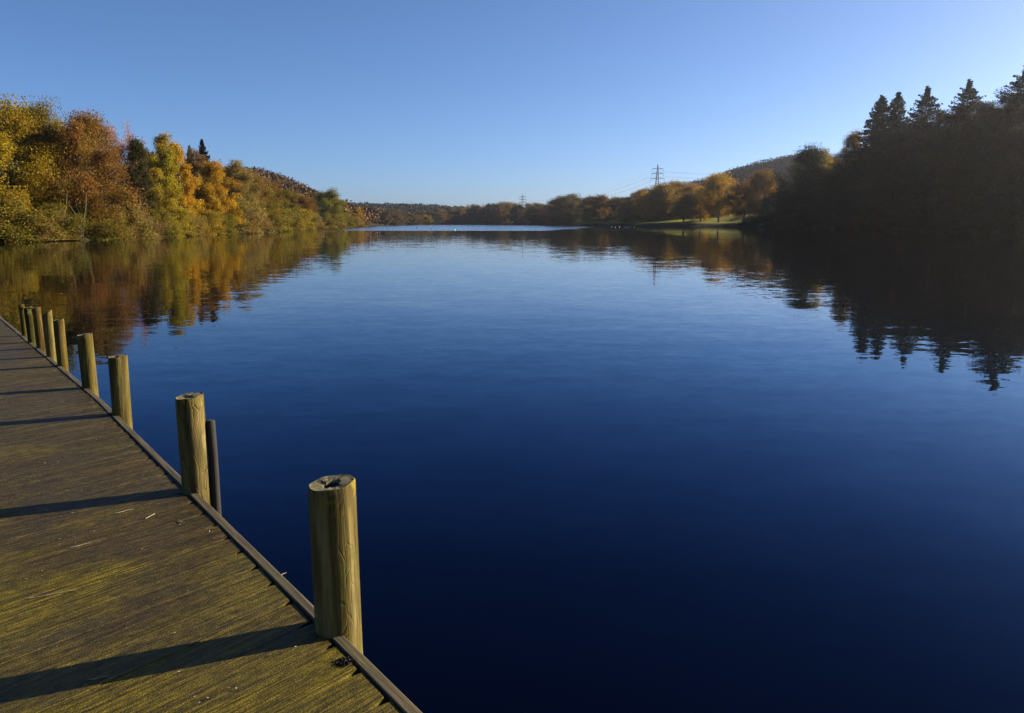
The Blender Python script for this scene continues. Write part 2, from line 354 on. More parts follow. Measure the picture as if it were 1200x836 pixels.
def broadleaf(name, seed, H, R, env, n_leaf, leaf, base=.1, limbs=26, stems=1):
    rs = np.random.default_rng(seed); mb = MB(); cl = []; E = ENV[env]
    lean = rs.normal(0, .03 * H, 2)
    for k in range(stems):
        a = rs.uniform(0, 6.28); off = np.array([math.cos(a), math.sin(a)]) * (0 if stems == 1 else R * .22)
        tt = np.linspace(0, 1, 7); P = np.stack([off[0] * (.3 + tt) + lean[0] * tt ** 2 + rs.normal(0, .012 * H, 7) * tt, off[1] * (.3 + tt) + lean[1] * tt ** 2 + rs.normal(0, .012 * H, 7) * tt, tt * .88 * H - .3], 1)
        mb.tube(P, H * .017 / stems ** .4 * (1.12 - tt) + .02, 7)
        for q in range(limbs // stems):
            t = (q + rs.uniform(0, 1)) / (limbs // stems); az = q * 2.4 + rs.uniform(-.5, .5) + k
            zt = H * (base + (1 - base) * t); rad = R * float(E(t)) * rs.uniform(.62, 1.12)
            ctr = np.array([np.interp(zt, P[:, 2], P[:, 0]), np.interp(zt, P[:, 2], P[:, 1])])
            end = np.array([ctr[0] + math.cos(az) * rad, ctr[1] + math.sin(az) * rad, zt])
            z0 = max(.12 * H * rs.uniform(.5, 1.3), zt - rad * rs.uniform(.5, 1.0) - .04 * H); z0 = min(z0, .84 * H)
            st = np.array([np.interp(z0, P[:, 2], P[:, 0]), np.interp(z0, P[:, 2], P[:, 1]), z0])
            mid = (st + end) / 2 + np.array([0, 0, .08 * rad]) + rs.normal(0, .06 * R, 3)
            u = np.linspace(0, 1, 5)[:, None]; B = (1 - u) ** 2 * st + 2 * u * (1 - u) * mid + u * u * end
            mb.tube(B, H * .0058 * (1.1 - u[:, 0]) + .012, 5)
            m = 6
            for j in range(m):
                v = .35 + .65 * (j + rs.uniform(0, 1)) / m; o = (1 - v) ** 2 * st + 2 * v * (1 - v) * mid + v * v * end
                dirv = (end - st) / (np.linalg.norm(end - st) + 1e-6) + rs.normal(0, .75, 3); dirv /= np.linalg.norm(dirv)
                ln = R * rs.uniform(.14, .34); tip = o + dirv * ln
                mb.tube(np.stack([o, (o + tip) / 2 + rs.normal(0, .03 * R, 3), tip]), np.array([H * .0022 + .008, H * .0015 + .006, .006]), 3)
                cl.append((tip, .125 * R * rs.uniform(.6, 1.5))); cl.append(((o + tip) / 2, .11 * R * rs.uniform(.6, 1.5)))
    ctrs = np.array([c for c, _ in cl]); sg = np.array([s for _, s in cl]); wt = sg ** 1.6; idx = rs.choice(len(cl), n_leaf, p=wt / wt.sum())
    Pl = ctrs[idx] + np.clip(rs.normal(size=(n_leaf, 3)), -1.45, 1.45) * sg[idx][:, None] * np.array([1, 1, .72]); Pl[:, 2] = np.maximum(Pl[:, 2], .06)
    V, F = leaf_quads(Pl, leaf, rs)
    ct = rs.uniform(0, 1, len(cl)); tint = np.clip(.35 * ct[idx] + .65 * rs.uniform(0, 1, n_leaf), 0, 1)
    crown = mesh_np(name + '_crown', V, F, LEAF, [('tint', 'FLOAT', 'FACE', tint)])
    trunk = mb.mesh(name + '_trunk', BARK, True)
    zr = np.percentile(Pl[:, 2], 99.7); rr = np.percentile(np.hypot(Pl[:, 0] - Pl[:, 0].mean(), Pl[:, 1] - Pl[:, 1].mean()), 97)
    return dict(crown=crown, trunk=trunk, H=zr, R=rr)
def conifer(name, seed, H, R, whorls, open_=.0):
    rs = np.random.default_rng(seed); mb = MB(); pts = []; dirs = []
    tt = np.linspace(0, 1, 8); lx = rs.normal(0, .002 * H, 8).cumsum(); mb.tube(np.stack([lx, lx * .5, tt * H - .3], 1), H * .013 * (1.05 - tt) + .02, 6)
    nb = whorls * 7; lob = rs.uniform(.85, 1.1, 12)
    for k in range(nb):
        t = ((k + rs.uniform(0, 1)) / nb) ** 1.12
        if rs.uniform() < open_ * .7: continue
        az = k * 2.4 + rs.uniform(-.5, .5); z = H * (.06 + .93 * t)
        ln = (R * (1 - t) ** .9 * (.55 + .5 * min(1, t * 5)) + .18) * rs.choice([.6, .75, .9, 1., 1.15]) * lob[int(az / .5236) % 12]
        u = np.linspace(0, 1, 5); rise = rs.uniform(-.2, .12) + .45 * (t - .3)
        B = np.stack([math.cos(az) * ln * u, math.sin(az) * ln * u, z + ln * (rise * u + .2 * u ** 3 - .22 * u * (1 - t))], 1)
        mb.tube(B[[0, 2, 4]], np.array([.05, .03, .01]), 3)
        n = int(40 * ln) + 10; v = rs.uniform(.1, 1.03, n) ** .8
        p = np.stack([np.interp(v, u, B[:, i]) for i in range(3)], 1)
        sp = rs.normal(0, 1, n) * .13 * ln * (1.15 - v); p[:, 0] += -math.sin(az) * sp; p[:, 1] += math.cos(az) * sp; p[:, 2] += rs.normal(-.12, .16, n)
        pts.append(p)
    P = np.concatenate(pts); V, F = leaf_quads(P, .24, rs, .5)
    top = np.stack([np.zeros(40) + lx[-1], np.zeros(40), rs.uniform(.9, 1.0, 40) * H], 1) + rs.normal(0, .08, (40, 3)); V2, F2 = leaf_quads(top, .4, rs)
    V = np.concatenate([V, V2]); F = np.concatenate([F, F2 + len(P) * 4])
    return dict(crown=mesh_np(name + '_crown', V, F, LEAF, [('tint', 'FLOAT', 'FACE', rs.uniform(.1, .8, len(F)))]), trunk=mb.mesh(name + '_trunk', BARK, True), H=H, R=R)
PR = {
    'round1': broadleaf('round_tree', 1, 14, 5.2, 'round', 62000, .155, .08),
    'round2': broadleaf('round_tree', 2, 14, 5.6, 'round', 62000, .155, .12, 24, 2),
    'round3': broadleaf('round_tree', 3, 15, 5.4, 'oval', 60000, .155, .06, 30),
    'oval1': broadleaf('oval_tree', 4, 15, 3.9, 'oval', 48000, .15, .06, 28),
    'oval2': broadleaf('oval_tree', 5, 15, 4.2, 'oval', 48000, .15, .08, 26, 2),
    'column1': broadleaf('column_tree', 6, 15, 2.9, 'column', 40000, .145, .05, 30),
    'column2': broadleaf('column_tree', 7, 15, 3.1, 'column', 40000, .145, .05, 28),
    'sparse': broadleaf('sparse_tree', 8, 14, 5.0, 'vase', 26000, .15, .15, 30, 2),
    'park1': broadleaf('park_tree', 9, 17, 7.0, 'vase', 34000, .28, .2, 26),
    'park2': broadleaf('park_tree', 10, 17, 6.6, 'round', 34000, .28, .2, 28),
    'shrub1': broadleaf('shrub', 11, 3.6, 2.6, 'dome', 17000, .12, .0, 30, 5),
    'shrub2': broadleaf('shrub', 12, 4.2, 2.8, 'dome', 17000, .12, .0, 30, 6),
    'fir1': conifer('fir', 13, 20, 4.6, 40), 'fir2': conifer('fir', 14, 20, 4.2, 36, .15), 'fir3': conifer('larch', 15, 20, 5.8, 38, .3),
}
def plant(name, label, cat, px, Y, ytop, wpx, proto, color, group=None, rz=None, sink=0.):
    """a tree whose foot stands on the ground at forward distance Y, seen at column px, its top at photo row ytop"""
    p = PR[proto]; X = at_depth(px, 261, Y)[0]; z = hz(X, Y) - .1 - sink; top = at_depth(px, ytop, Y)[2]
    hgt = max(1.2, top - z); wid = wpx * Y / FPX / math.cos(PITCH) * (1.75 if proto[:3] == 'fir' else 1.1)
    o = empty(name, (X, Y, z), rng.uniform(0, 6.28) if rz is None else rz); sx = wid / 2 / p['R']; o.scale = (sx, sx, hgt / p['H'])
    tag(o, label, cat, group)
    c = link('crown', p['crown'], o); k_ = 2.0 if max(color) > .045 else 1.0; c.color = (color[0] * k_, color[1] * k_ * (1.04 if k_ > 1 else 1), color[2] * k_, 1); link('trunk', p['trunk'], o)  # sunlit crowns get brighter leaf colour, shaded ones stay dark: light put into colour
    return o

# leaf colours; some of the dark ones also stand in for shade
OLIVE = (.072, .055, .006); YELLOW = (.125, .086, .005); GREEN = (.036, .036, .006); RUST = (.090, .047, .008); GOLD = (.19, .108, .006); ORANGE = (.13, .068, .006); BROWN = (.05, .032, .011); DKGREEN = (.016, .021, .007); PINKBR = (.072, .051, .026); OLBR = (.062, .046, .009); EVER = (.012, .017, .010)
ORANGE = (.30, .115, .012); BROWN = (.085, .048, .018); DKGREEN = (.025, .035, .012); PINKBR = (.19, .095, .05); OLBR = (.10, .07, .016); EVER = (.018, .026, .016)

# ------------------------------------------------------------------ left shore trees
def sy(px): return float(shore_y(px))
LT = [  # px, beyond shore, top row, width, proto, colour, name, label
    (12, 5, 119, 104, 'round1', YELLOW, 'broadleaf_tree', 'tall yellow green tree at the left edge of the picture'),
    (58, 9, 123, 84, 'round3', OLIVE, 'broadleaf_tree', 'tall olive green tree between the yellow green tree and the rust brown one'),
    (108, 4, 134, 92, 'round2', RUST, 'broadleaf_tree', 'broad rust brown tree on the left shore above the grassy bank'),
    (152, 12, 148, 46, 'sparse', PINKBR, 'broadleaf_tree', 'thin pinkish brown tree with bare top right of the rust brown one'),
    (166, 7, 164, 34, 'oval1', GREEN, 'broadleaf_tree', 'narrow dark green tree left of the yellow topped poplar'),
    (187, 6, 158, 42, 'column1', (.14,.105,.007), 'poplar_tree', 'tall upright yellow poplar with green flanks, highest of the golden trees'),
    (213, 5, 168, 40, 'column2', GOLD, 'birch_tree', 'golden orange birch right of the tall yellow poplar'),
    (236, 16, 176, 36, 'oval2', BROWN, 'broadleaf_tree', 'brown tree under the dark spire between two golden trees'),
    (256, 5, 190, 44, 'oval1', GOLD, 'birch_tree', 'golden birch below the dark spired conifer on the left shore'),
    (285, 14, 189, 44, 'round2', OLBR, 'broadleaf_tree', 'brownish olive tree right of the last golden birch'),
    (306, 12, 208, 44, 'round1', (.10,.062,.009), 'broadleaf_tree', 'ochre tree whose crown meets the foot of the brown hill skyline'),
    (334, 10, 223, 40, 'oval2', OLIVE, 'broadleaf_tree', 'olive green tree in the middle of the left shore below the hill'),
    (352, 26, 229, 34, 'round3', RUST, 'broadleaf_tree', 'small rusty tree below the brown hill on the left shore'),
    (369, 6, 232, 30, 'round2', DKGREEN, 'broadleaf_tree', 'very dark shaded tree left of the bright green one at the far left shore'),
    (388, 8, 222, 34, 'round1', (.08,.076,.008), 'broadleaf_tree', 'bright olive green domed tree near the end of the left shore'),
    (408, 5, 243, 28, 'round3', OLBR, 'broadleaf_tree', 'low brown olive tree right of the green domed tree'),
    (419, 14, 243, 16, 'oval1', GOLD, 'broadleaf_tree', 'small golden tree at the tip of the left shore'),
]
for px, d, yt, wd, pr, c, nm, lb in LT:
    plant(nm, lb, 'tree', px, sy(px) + d, yt, wd, pr, c, 'autumn trees along the left shore')
plant('conifer_tree', 'dark spiky conifer top rising above the golden trees of the left shore', 'conifer', 243, sy(243) + 26, 163, 26, 'fir2', (.034,.026,.011))
plant('conifer_tree', 'smaller dark conifer left of the tallest spire on the left shore', 'conifer', 228, sy(228) + 28, 170, 20, 'fir1', EVER)
SHORT = [(12, 'the tall yellow green tree'), (58, 'the tall olive tree'), (108, 'the rust brown tree'), (152, 'the thin pinkish tree'), (166, 'the narrow dark green tree'), (187, 'the yellow poplar'), (213, 'the golden orange birch'), (236, 'the spiky conifer'), (256, 'the last golden birch'), (285, 'the brownish olive tree'), (306, 'the ochre tree'), (334, 'the olive tree below the hill'), (352, 'the small rusty tree'), (369, 'the very dark tree'), (388, 'the green domed tree'), (408, 'the low brown olive tree'), (419, 'the golden tree at the tip')]
def near_name(px, table=SHORT): return min(table, key=lambda t: abs(t[0] - px))[1]
def hue_word(c): return 'dark' if max(c) < .03 else 'golden' if c[0] > .13 and c[1] > .09 else 'orange' if c[0] > .13 else 'rusty brown' if c[0] > 1.7 * c[1] else 'brown' if c[0] > 1.45 * c[1] else 'olive brown' if c[0] > 1.28 * c[1] else 'olive green'
BK = [(-40, 22, 126, 110, 'round2', OLIVE), (34, 24, 128, 90, 'round2', OLIVE), (84, 24, 140, 70, 'round1', OLBR), (134, 26, 142, 60, 'round3', BROWN), (172, 24, 172, 50, 'round1', OLBR),
      (203, 22, 182, 44, 'oval2', OLIVE), (226, 20, 192, 44, 'round3', OLBR), (268, 24, 200, 40, 'round1', (.095,.06,.009)), (320, 30, 214, 40, 'round3', RUST), (343, 40, 225, 34, 'round1', BROWN), (376, 40, 231, 30, 'round1', RUST), (398, 40, 234, 26, 'round2', BROWN), (412, 60, 241, 24, 'round1', RUST)]
for px, d, yt, wd, pr, c in BK:
    plant('broadleaf_tree', hue_word(c) + ' second row tree behind ' + near_name(px) + ' on the left shore', 'tree', px, sy(px) + d, yt, wd, pr, c, 'second row of trees on the left shore')
SHB = [(-14, 236, 70, OLIVE), (14, 232, 52, (.09,.066,.007)), (42, 246, 44, OLBR), (66, 238, 40, OLIVE), (84, 262, 16, (.02, .018, .01)), (118, 246, 44, OLIVE), (146, 240, 40, OLBR), (166, 252, 32, BROWN), (186, 246, 30, OLIVE), (204, 240, 32, (.14,.1,.008)), (222, 250, 28, OLBR),
       (240, 244, 32, (.14,.095,.008)), (258, 250, 28, OLIVE), (277, 232, 44, OLBR), (298, 238, 34, OLBR), (318, 236, 34, (.095,.075,.008)), (336, 246, 28, OLIVE), (350, 243, 26, (.14,.1,.008)), (364, 250, 24, OLBR), (378, 249, 24, OLIVE), (392, 251, 22, OLBR), (404, 254, 18, OLIVE), (415, 255, 18, OLBR), (424, 256, 14, BROWN)]
for i, (px, yt, wd, c) in enumerate(SHB):
    plant('shrub', hue_word(c) + ' waterline shrub ' + ('left of' if px < min(SHORT, key=lambda t: abs(t[0] - px))[0] else 'right of') + ' ' + near_name(px), 'shrub', px, sy(px) + .3, yt, wd * 1.35, ('shrub1', 'shrub2')[i % 2], c, 'shrubs along the left waterline')
# a dark leaning stump at the water and pale leaning stems
X0 = at_depth(88, 281, sy(88) + .6); mb = MB()
for k in range(9):
    a = k * .7 + .3 * math.sin(k * 5.); q = .35 + .25 * math.sin(k * 3.1) ** 2
    mb.tube([(math.cos(a) * .7, math.sin(a) * .5, -.5), (math.cos(a) * .5, math.sin(a) * .4, .5), (math.cos(a + .3) * .7, math.sin(a) * .5, 1.1 + q), (math.cos(a + .5) * 1.2, math.sin(a) * .7, 2.2 + 2 * q)], [.4, .33, .22, .05], 7)
st = mb.build('tree_stump', STUMP, None, True); st.location = (X0[0], X0[1], .1); tag(st, 'dark bulky stump at the water below the rust brown tree', 'stump')
for k, (px, dx) in enumerate(((97, 1.2), (104, -1.0), (71, 1.6))):
    p0 = at_depth(px, 281, sy(px) + 1.2); mb = MB()
    mb.tube([(0, 0, -.3), (dx * .3, -.3, 1.6), (dx * .8, -.5, 3.4), (dx, -.5, 5.2)], [.11, .1, .07, .03], 6); mb.tube([(dx * .3, -.3, 1.6), (dx * -.3, -.6, 2.8), (dx * -.6, -.9, 3.8)], [.08, .06, .02], 5)
    o = mb.build('bare_stem', STEM, None, True); o.location = (p0[0], p0[1], .4)
    tag(o, ('pale mossy leaning stem just right of the dark stump', 'pale mossy stem leaning back left, second right of the stump', 'mossy leaning stem left of the dark stump')[k], 'tree stem')

# ------------------------------------------------------------------ lawn trees and middle right shore
MT = [
    (592, 60, 237, 46, 'round1', OLBR, 'broad domed olive tree on the far shore left of the small pylon'),
    (632, 30, 238, 34, 'round3', (.085,.055,.011), 'olive brown tree right of the small distant pylon'),
    (648, 14, 233, 34, 'round3', BROWN, 'thin brown tree left of the pinkish willow'),
    (666, 20, 228, 50, 'round1', (.062, .049, .022), 'large rounded pinkish brown willow at the left end of the lawn'),
    (689, 18, 241, 30, 'oval2', YELLOW, 'yellow tree in front of the pinkish willow at the lawn end'),
    (702, 46, 229, 40, 'park2', (.07, .04, .009), 'rust orange tree behind the left end of the lawn'),
    (709, 16, 243, 20, 'sparse', RUST, 'small thin brown tree standing alone on the left half of the lawn'),
    (733, 18, 236, 28, 'round1', OLBR, 'small round olive tree on the lawn edge'),
    (757, 30, 226, 36, 'park2', (.17,.105,.007), 'yellow gold tree left below the tall pylon'),
    (779, 36, 215, 40, 'park1', (.105, .066, .006), 'orange tree directly under the tall pylon'),
    (801, 24, 228, 34, 'park2', (.08,.05,.009), 'dull olive tree right of the pylon, in front of the orange trees'),
    (799, 52, 214, 40, 'park1', (.10,.06,.007), 'deep orange tree behind the dull olive tree on the lawn'),
    (821, 30, 220, 28, 'oval1', GOLD, 'narrow golden tree left of the biggest tree on the lawn'),
    (842, 24, 204, 48, 'park1', (.165,.098,.006), 'biggest golden tree standing alone on the lawn against the dark hill'),
    (872, 22, 213, 42, 'park2', (.085, .045, .007), 'reddish orange tree left of the dark trees at the lawn end'),
    (891, 26, 200, 42, 'park1', (.085, .046, .007), 'tall orange tree beside the dark evergreens of the right bank'),
]
for px, d, yt, wd, pr, c, lb in MT:
    plant('park_tree', lb, 'tree', px, sy(px) + d, yt, wd, pr, c, 'autumn trees around the lawn')
SHORT2 = [(666, 'the pinkish willow'), (689, 'the yellow tree'), (702, 'the rust orange tree'), (733, 'the small round olive tree'), (757, 'the yellow gold tree'), (779, 'the orange tree under the pylon'), (801, 'the dull olive tree'), (821, 'the narrow golden tree'), (842, 'the biggest golden tree'), (872, 'the reddish orange tree')]
MB_ = [(676, 70, 232, 30, 'round1', DKGREEN), (694, 84, 231, 24, 'round3', EVER), (708, 76, 231, 22, 'round2', EVER), (722, 60, 231, 30, 'round1', OLBR), (740, 66, 227, 34, 'round2', BROWN), (748, 84, 222, 30, 'round3', (.14,.07,.009)), (766, 84, 219, 34, 'park2', OLBR), (790, 90, 213, 34, 'park2', (.085, .055, .007)), (812, 90, 216, 36, 'park1', (.14,.07,.009)), (834, 86, 222, 36, 'park2', (.14,.07,.009)), (858, 76, 222, 36, 'park2', OLBR), (717, 40, 240, 24, 'round1', DKGREEN), (745, 44, 240, 30, 'round3', DKGREEN), (770, 48, 236, 36, 'round1', DKGREEN), (792, 44, 238, 34, 'round2', DKGREEN)]
for px, d, yt, wd, pr, c in MB_:
    plant('park_tree', hue_word(c) + (' lower' if d < 50 else '') + ' back row tree behind ' + near_name(px, SHORT2) + ' of the lawn', 'tree', px, sy(px) + d, yt, wd, pr, c, 'back row of trees behind the lawn')
# far shore row, mostly dark leaf colours standing in for a long shadow
for i in range(34):
    px = 452 + i * 6.3 + rng.uniform(-2, 2); yt = float(np.interp(px, [450, 470, 485, 510, 540, 560, 580, 620, 660], [247, 249, 252, 250, 246, 243, 239, 240, 240])) + rng.uniform(-2, 2.5)
    plant('far_tree', 'dark distant tree in the row along the far shore of the lake', 'tree', px, sy(px) + rng.uniform(4, 14), yt, rng.uniform(15, 24), ('round1', 'round2', 'round3')[i % 3],
          [DKGREEN, DKGREEN, BROWN, OLBR][i % 4] if px > 478 else (.05, .037, .018), 'row of trees along the far shore')
for i in range(22):
    px = 430 + i * 8.2 + rng.uniform(-2, 2); yt = float(np.interp(px, [430, 460, 480, 520, 560, 600], [244, 243, 248, 244, 240, 239])) + rng.uniform(-1.5, 2)
    plant('far_tree', 'sunlit brown tree behind the dark row on the far shore', 'tree', px, sy(px) + rng.uniform(60, 110), yt, rng.uniform(12, 18), ('round1', 'round3', 'sparse')[i % 3], ((.055, .04, .02), (.05, .034, .013), (.065, .047, .014))[i % 3], 'second row of trees on the far shore')

# ------------------------------------------------------------------ right bank: dark slope of trees, conifers on its crest
FIRS = [(1022, 150, 48, 'fir1', 112, 'spired conifer at the left end of the crest of the right bank'), (1041, 0, 40, 'fir2', 108, 'spired conifer second from the left on the crest of the right bank'),
        (1073, 0, 50, 'fir3', 101, 'broad feathery conifer in the middle of the crest of the right bank'), (1120, 0, 50, 'fir3', 93, 'feathery conifer standing apart left of the last one on the right bank crest'), (1184, 0, 72, 'fir3', 76, 'tallest feathery conifer at the right edge of the picture')]
for px, _, wd, pr, yt, lb in FIRS:
    plant('conifer_tree', lb, 'conifer', px, sy(px) + 52, yt, wd, pr, EVER, 'conifers on the crest of the right bank')
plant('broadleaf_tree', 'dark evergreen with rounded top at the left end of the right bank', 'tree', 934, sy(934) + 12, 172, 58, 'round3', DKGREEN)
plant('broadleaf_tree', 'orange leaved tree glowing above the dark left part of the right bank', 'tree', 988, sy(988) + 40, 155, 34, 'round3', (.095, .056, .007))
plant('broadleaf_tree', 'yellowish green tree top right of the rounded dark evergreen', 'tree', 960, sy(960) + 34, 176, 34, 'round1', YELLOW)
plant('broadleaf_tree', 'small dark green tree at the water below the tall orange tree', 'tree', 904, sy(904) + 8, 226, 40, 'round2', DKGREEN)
sk = lambda p: float(np.interp(p, [900, 940, 975, 1010, 1050, 1085, 1110, 1140, 1200, 1260, 1330], [210, 178, 174, 168, 146, 134, 122, 116, 108, 108, 120]))
for row, (d0, drop, n) in enumerate(((48, 0, 13), (30, 28, 12), (14, 60, 12), (4, 96, 13))):
    for i in range(n):
        px = 948 + (i + .5 * (row % 2)) * (372 / n) + rng.uniform(-7, 7); d = d0 + rng.uniform(-4, 4)
        yt = sk(px) + drop * (1 + (px - 1000) / 900) * (.55 if px < 1000 else 1) + rng.uniform(-3, 6); wd = rng.uniform(46, 66) * (1 + (px - 1000) / 700)
        if px < 1000 and row == 0: continue
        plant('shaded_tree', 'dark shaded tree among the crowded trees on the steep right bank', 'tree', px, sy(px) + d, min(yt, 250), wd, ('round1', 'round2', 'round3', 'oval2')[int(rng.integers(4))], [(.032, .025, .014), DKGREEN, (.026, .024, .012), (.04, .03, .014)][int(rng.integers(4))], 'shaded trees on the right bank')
for i in range(16):
    px = 884 + i * 24 + rng.uniform(-5, 5)
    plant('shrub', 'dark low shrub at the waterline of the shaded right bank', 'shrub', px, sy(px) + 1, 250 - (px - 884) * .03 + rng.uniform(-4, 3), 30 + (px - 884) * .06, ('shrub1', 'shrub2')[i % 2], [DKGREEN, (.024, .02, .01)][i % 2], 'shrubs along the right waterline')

rs = np.random.default_rng(31); n = 1500; px = rs.uniform(1080, 1260, n); Yr = shore_y(px) - rs.uniform(-.5, 1.2, n); Xr = (px - 600) / FPX * Yr * math.cos(PITCH)
hr = rs.uniform(1.2, 2.6, n); lx = rs.normal(0, .25, n); wr = .03; Z0 = np.full(n, -.3)
V = np.stack([np.stack([Xr - wr, Yr, Z0], 1), np.stack([Xr + wr, Yr, Z0], 1), np.stack([Xr + lx + wr * .4, Yr, hr], 1), np.stack([Xr + lx - wr * .4, Yr, hr], 1)], 1).reshape(-1, 3)
tag(link('reeds', mesh_np('reeds', V, np.arange(4 * n).reshape(-1, 4), plain('dry_reed', (.2, .17, .09), .8))), 'pale dry reeds standing in the shallows at the right edge', 'reeds', kind='stuff')
# ------------------------------------------------------------------ distant woods (uncountable) on the hills
def wood(name, pts, colors, hgt, rad, q=34, leaf=2.0, seed=1):
    rs = np.random.default_rng(seed); n = len(pts); X, Y = pts[:, 0], pts[:, 1]; Z = height(X, Y)
    th = rs.uniform(0, 6.28, (n, q)); u = rs.uniform(0, 1, (n, q)); g_ = rs.uniform(.7, 1.15, (n, 1)); hh = hgt * g_ * rs.uniform(.8, 1.1, (n, 1)); rr = rad * g_ ** .7 * rs.uniform(.8, 1.5, (n, 1))
    prof = np.sqrt(np.clip(1 - (u * 1.15 - .25) ** 2, .05, 1)); k = rs.uniform(.6, 1.05, (n, q))
    P = np.stack([X[:, None] + np.cos(th) * rr * prof * k, Y[:, None] + np.sin(th) * rr * prof * k, Z[:, None] + hh * (.12 + .9 * u)], -1).reshape(-1, 3)
    V, F = leaf_quads(P, leaf, rs); ci = np.clip(((wob(X, Y, 38, seed) + 1.5) / 3 * len(colors) + rs.normal(0, .8, n)).astype(int), 0, len(colors) - 1)
    cc = np.array(colors)[ci][:, None, :] * rs.uniform(.8, 1.2, (n, q, 1)) * rs.uniform(.7, 1.3, (n, 1, 1)); cc = np.concatenate([cc, np.ones((n, q, 1))], -1).reshape(-1, 4)
    o = link(name, mesh_np(name, V, F, CANOPY, [('Col', 'FLOAT_COLOR', 'FACE', cc)])); tag(o, kind='stuff'); return o
def scatter(n, px0, px1, r0, r1, seed, keep=None):
    rs = np.random.default_rng(seed); px = rs.uniform(px0, px1, n); r = np.sqrt(rs.uniform(r0 ** 2, r1 ** 2, n)); a = np.arctan((px - 600) / FPX * math.cos(PITCH))
    P = np.stack([np.sin(a) * r, np.cos(a) * r], 1)
    d = P[:, 1] - shore_y(px); return P[d > 30]
W1 = wood('hillside_wood', scatter(5200, 180, 440, 330, 760, 3), [(.07,.042,.018), (.085,.05,.022), (.09,.048,.018), (.065,.046,.02), (.08,.05,.016)], 8, 5.2, 44, 1.0, 5)
tag(W1, 'brown leafed wood covering the hill behind the left shore', 'wood')
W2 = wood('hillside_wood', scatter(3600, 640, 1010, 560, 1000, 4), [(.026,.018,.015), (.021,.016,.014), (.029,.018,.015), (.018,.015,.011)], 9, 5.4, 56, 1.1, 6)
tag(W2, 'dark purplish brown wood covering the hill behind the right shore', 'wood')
W3 = wood('hillside_wood', scatter(3600, 330, 640, 1000, 1650, 9), [DKGREEN, (.03,.024,.016), (.022,.022,.022), (.03,.025,.02)], 12, 5.5, 26, 2.8, 7)
tag(W3, 'dark bluish wood on the distant ridge beyond the far shore', 'wood')
W4 = wood('lakeside_wood', scatter(700, 440, 700, 640, 1000, 12), [BROWN, RUST, OLBR, DKGREEN], 9, 4.5, 30, 2.0, 8)
tag(W4, 'mixed brown wood on the low ground behind the far shore', 'wood')

# ------------------------------------------------------------------ houses far away
def house(px, y_base, Y, wid, dep, hgt, rz, wall, roof, label):
    p = at_depth(px, y_base, Y); o = empty('house', (p[0], p[1], p[2]), rz); tag(o, label, 'house', 'houses beyond the lake')
    m = MB(); m.box((-wid / 2, -dep / 2, -12), (wid / 2, dep / 2, hgt)); m.build('wall', wall, o)
    rh = dep * .42; e = .4; V = [(-wid / 2 - e, -dep / 2 - e, hgt - .1), (wid / 2 + e, -dep / 2 - e, hgt - .1), (wid / 2 + e, dep / 2 + e, hgt - .1), (-wid / 2 - e, dep / 2 + e, hgt - .1), (-wid / 2 - e, 0, hgt + rh), (wid / 2 + e, 0, hgt + rh)]
    me = bpy.data.meshes.new('roof'); me.from_pydata(V, [], [(0, 1, 5, 4), (2, 3, 4, 5), (1, 2, 5), (3, 0, 4), (0, 3, 2, 1)]); me.materials.append(roof); rf = link('roof', me, o)
    m = MB(); m.box((wid * .28, -.5, hgt + rh * .5), (wid * .28 + .9, .5, hgt + rh + 1.3)); m.build('chimney', BRICKRED, rf)
    for s in (-.3, 0, .3):
        for z in (.22, .62):
            if s == 0 and z < .5:
                m = MB(); m.box((-.55, -dep / 2 - .06, 0), (.55, -dep / 2 + .02, 2.1)); m.build('door', SLATE, o); continue
            f = MB(); f.box((s * wid - .8, -dep / 2 - .05, hgt * z), (s * wid + .8, -dep / 2 + .02, hgt * z + 1.4)); w_ = f.build('window', WHITEWALL, o)
            f = MB(); f.box((s * wid - .66, -dep / 2 - .08, hgt * z + .12), (s * wid + .66, -dep / 2 - .045, hgt * z + 1.28)); f.build('pane', PANE, w_)
house(428, 257, 700, 13, 8, 5.5, .25, plain('grey_render', (.2, .22, .26), .8), SLATE, 'shaded grey house with slate roof among trees at the end of the left shore')
house(442, 256, 690, 6, 6, 5, 1.2, WHITEWALL, SLATE, 'small white gabled house right of the shaded grey house')
house(432, 247, 1380, 14, 9, 6, .1, WHITEWALL, SLATE, 'pale house on the distant ridge nearest the left hill')
house(494, 256, 1150, 15, 9, 5.5, -.2, WHITEWALL, BRICKRED, 'pale house low on the distant ridge above the far shore trees')
house(484, 250, 1300, 12, 8, 5.5, .2, WHITEWALL, SLATE, 'pale house halfway up the distant ridge')

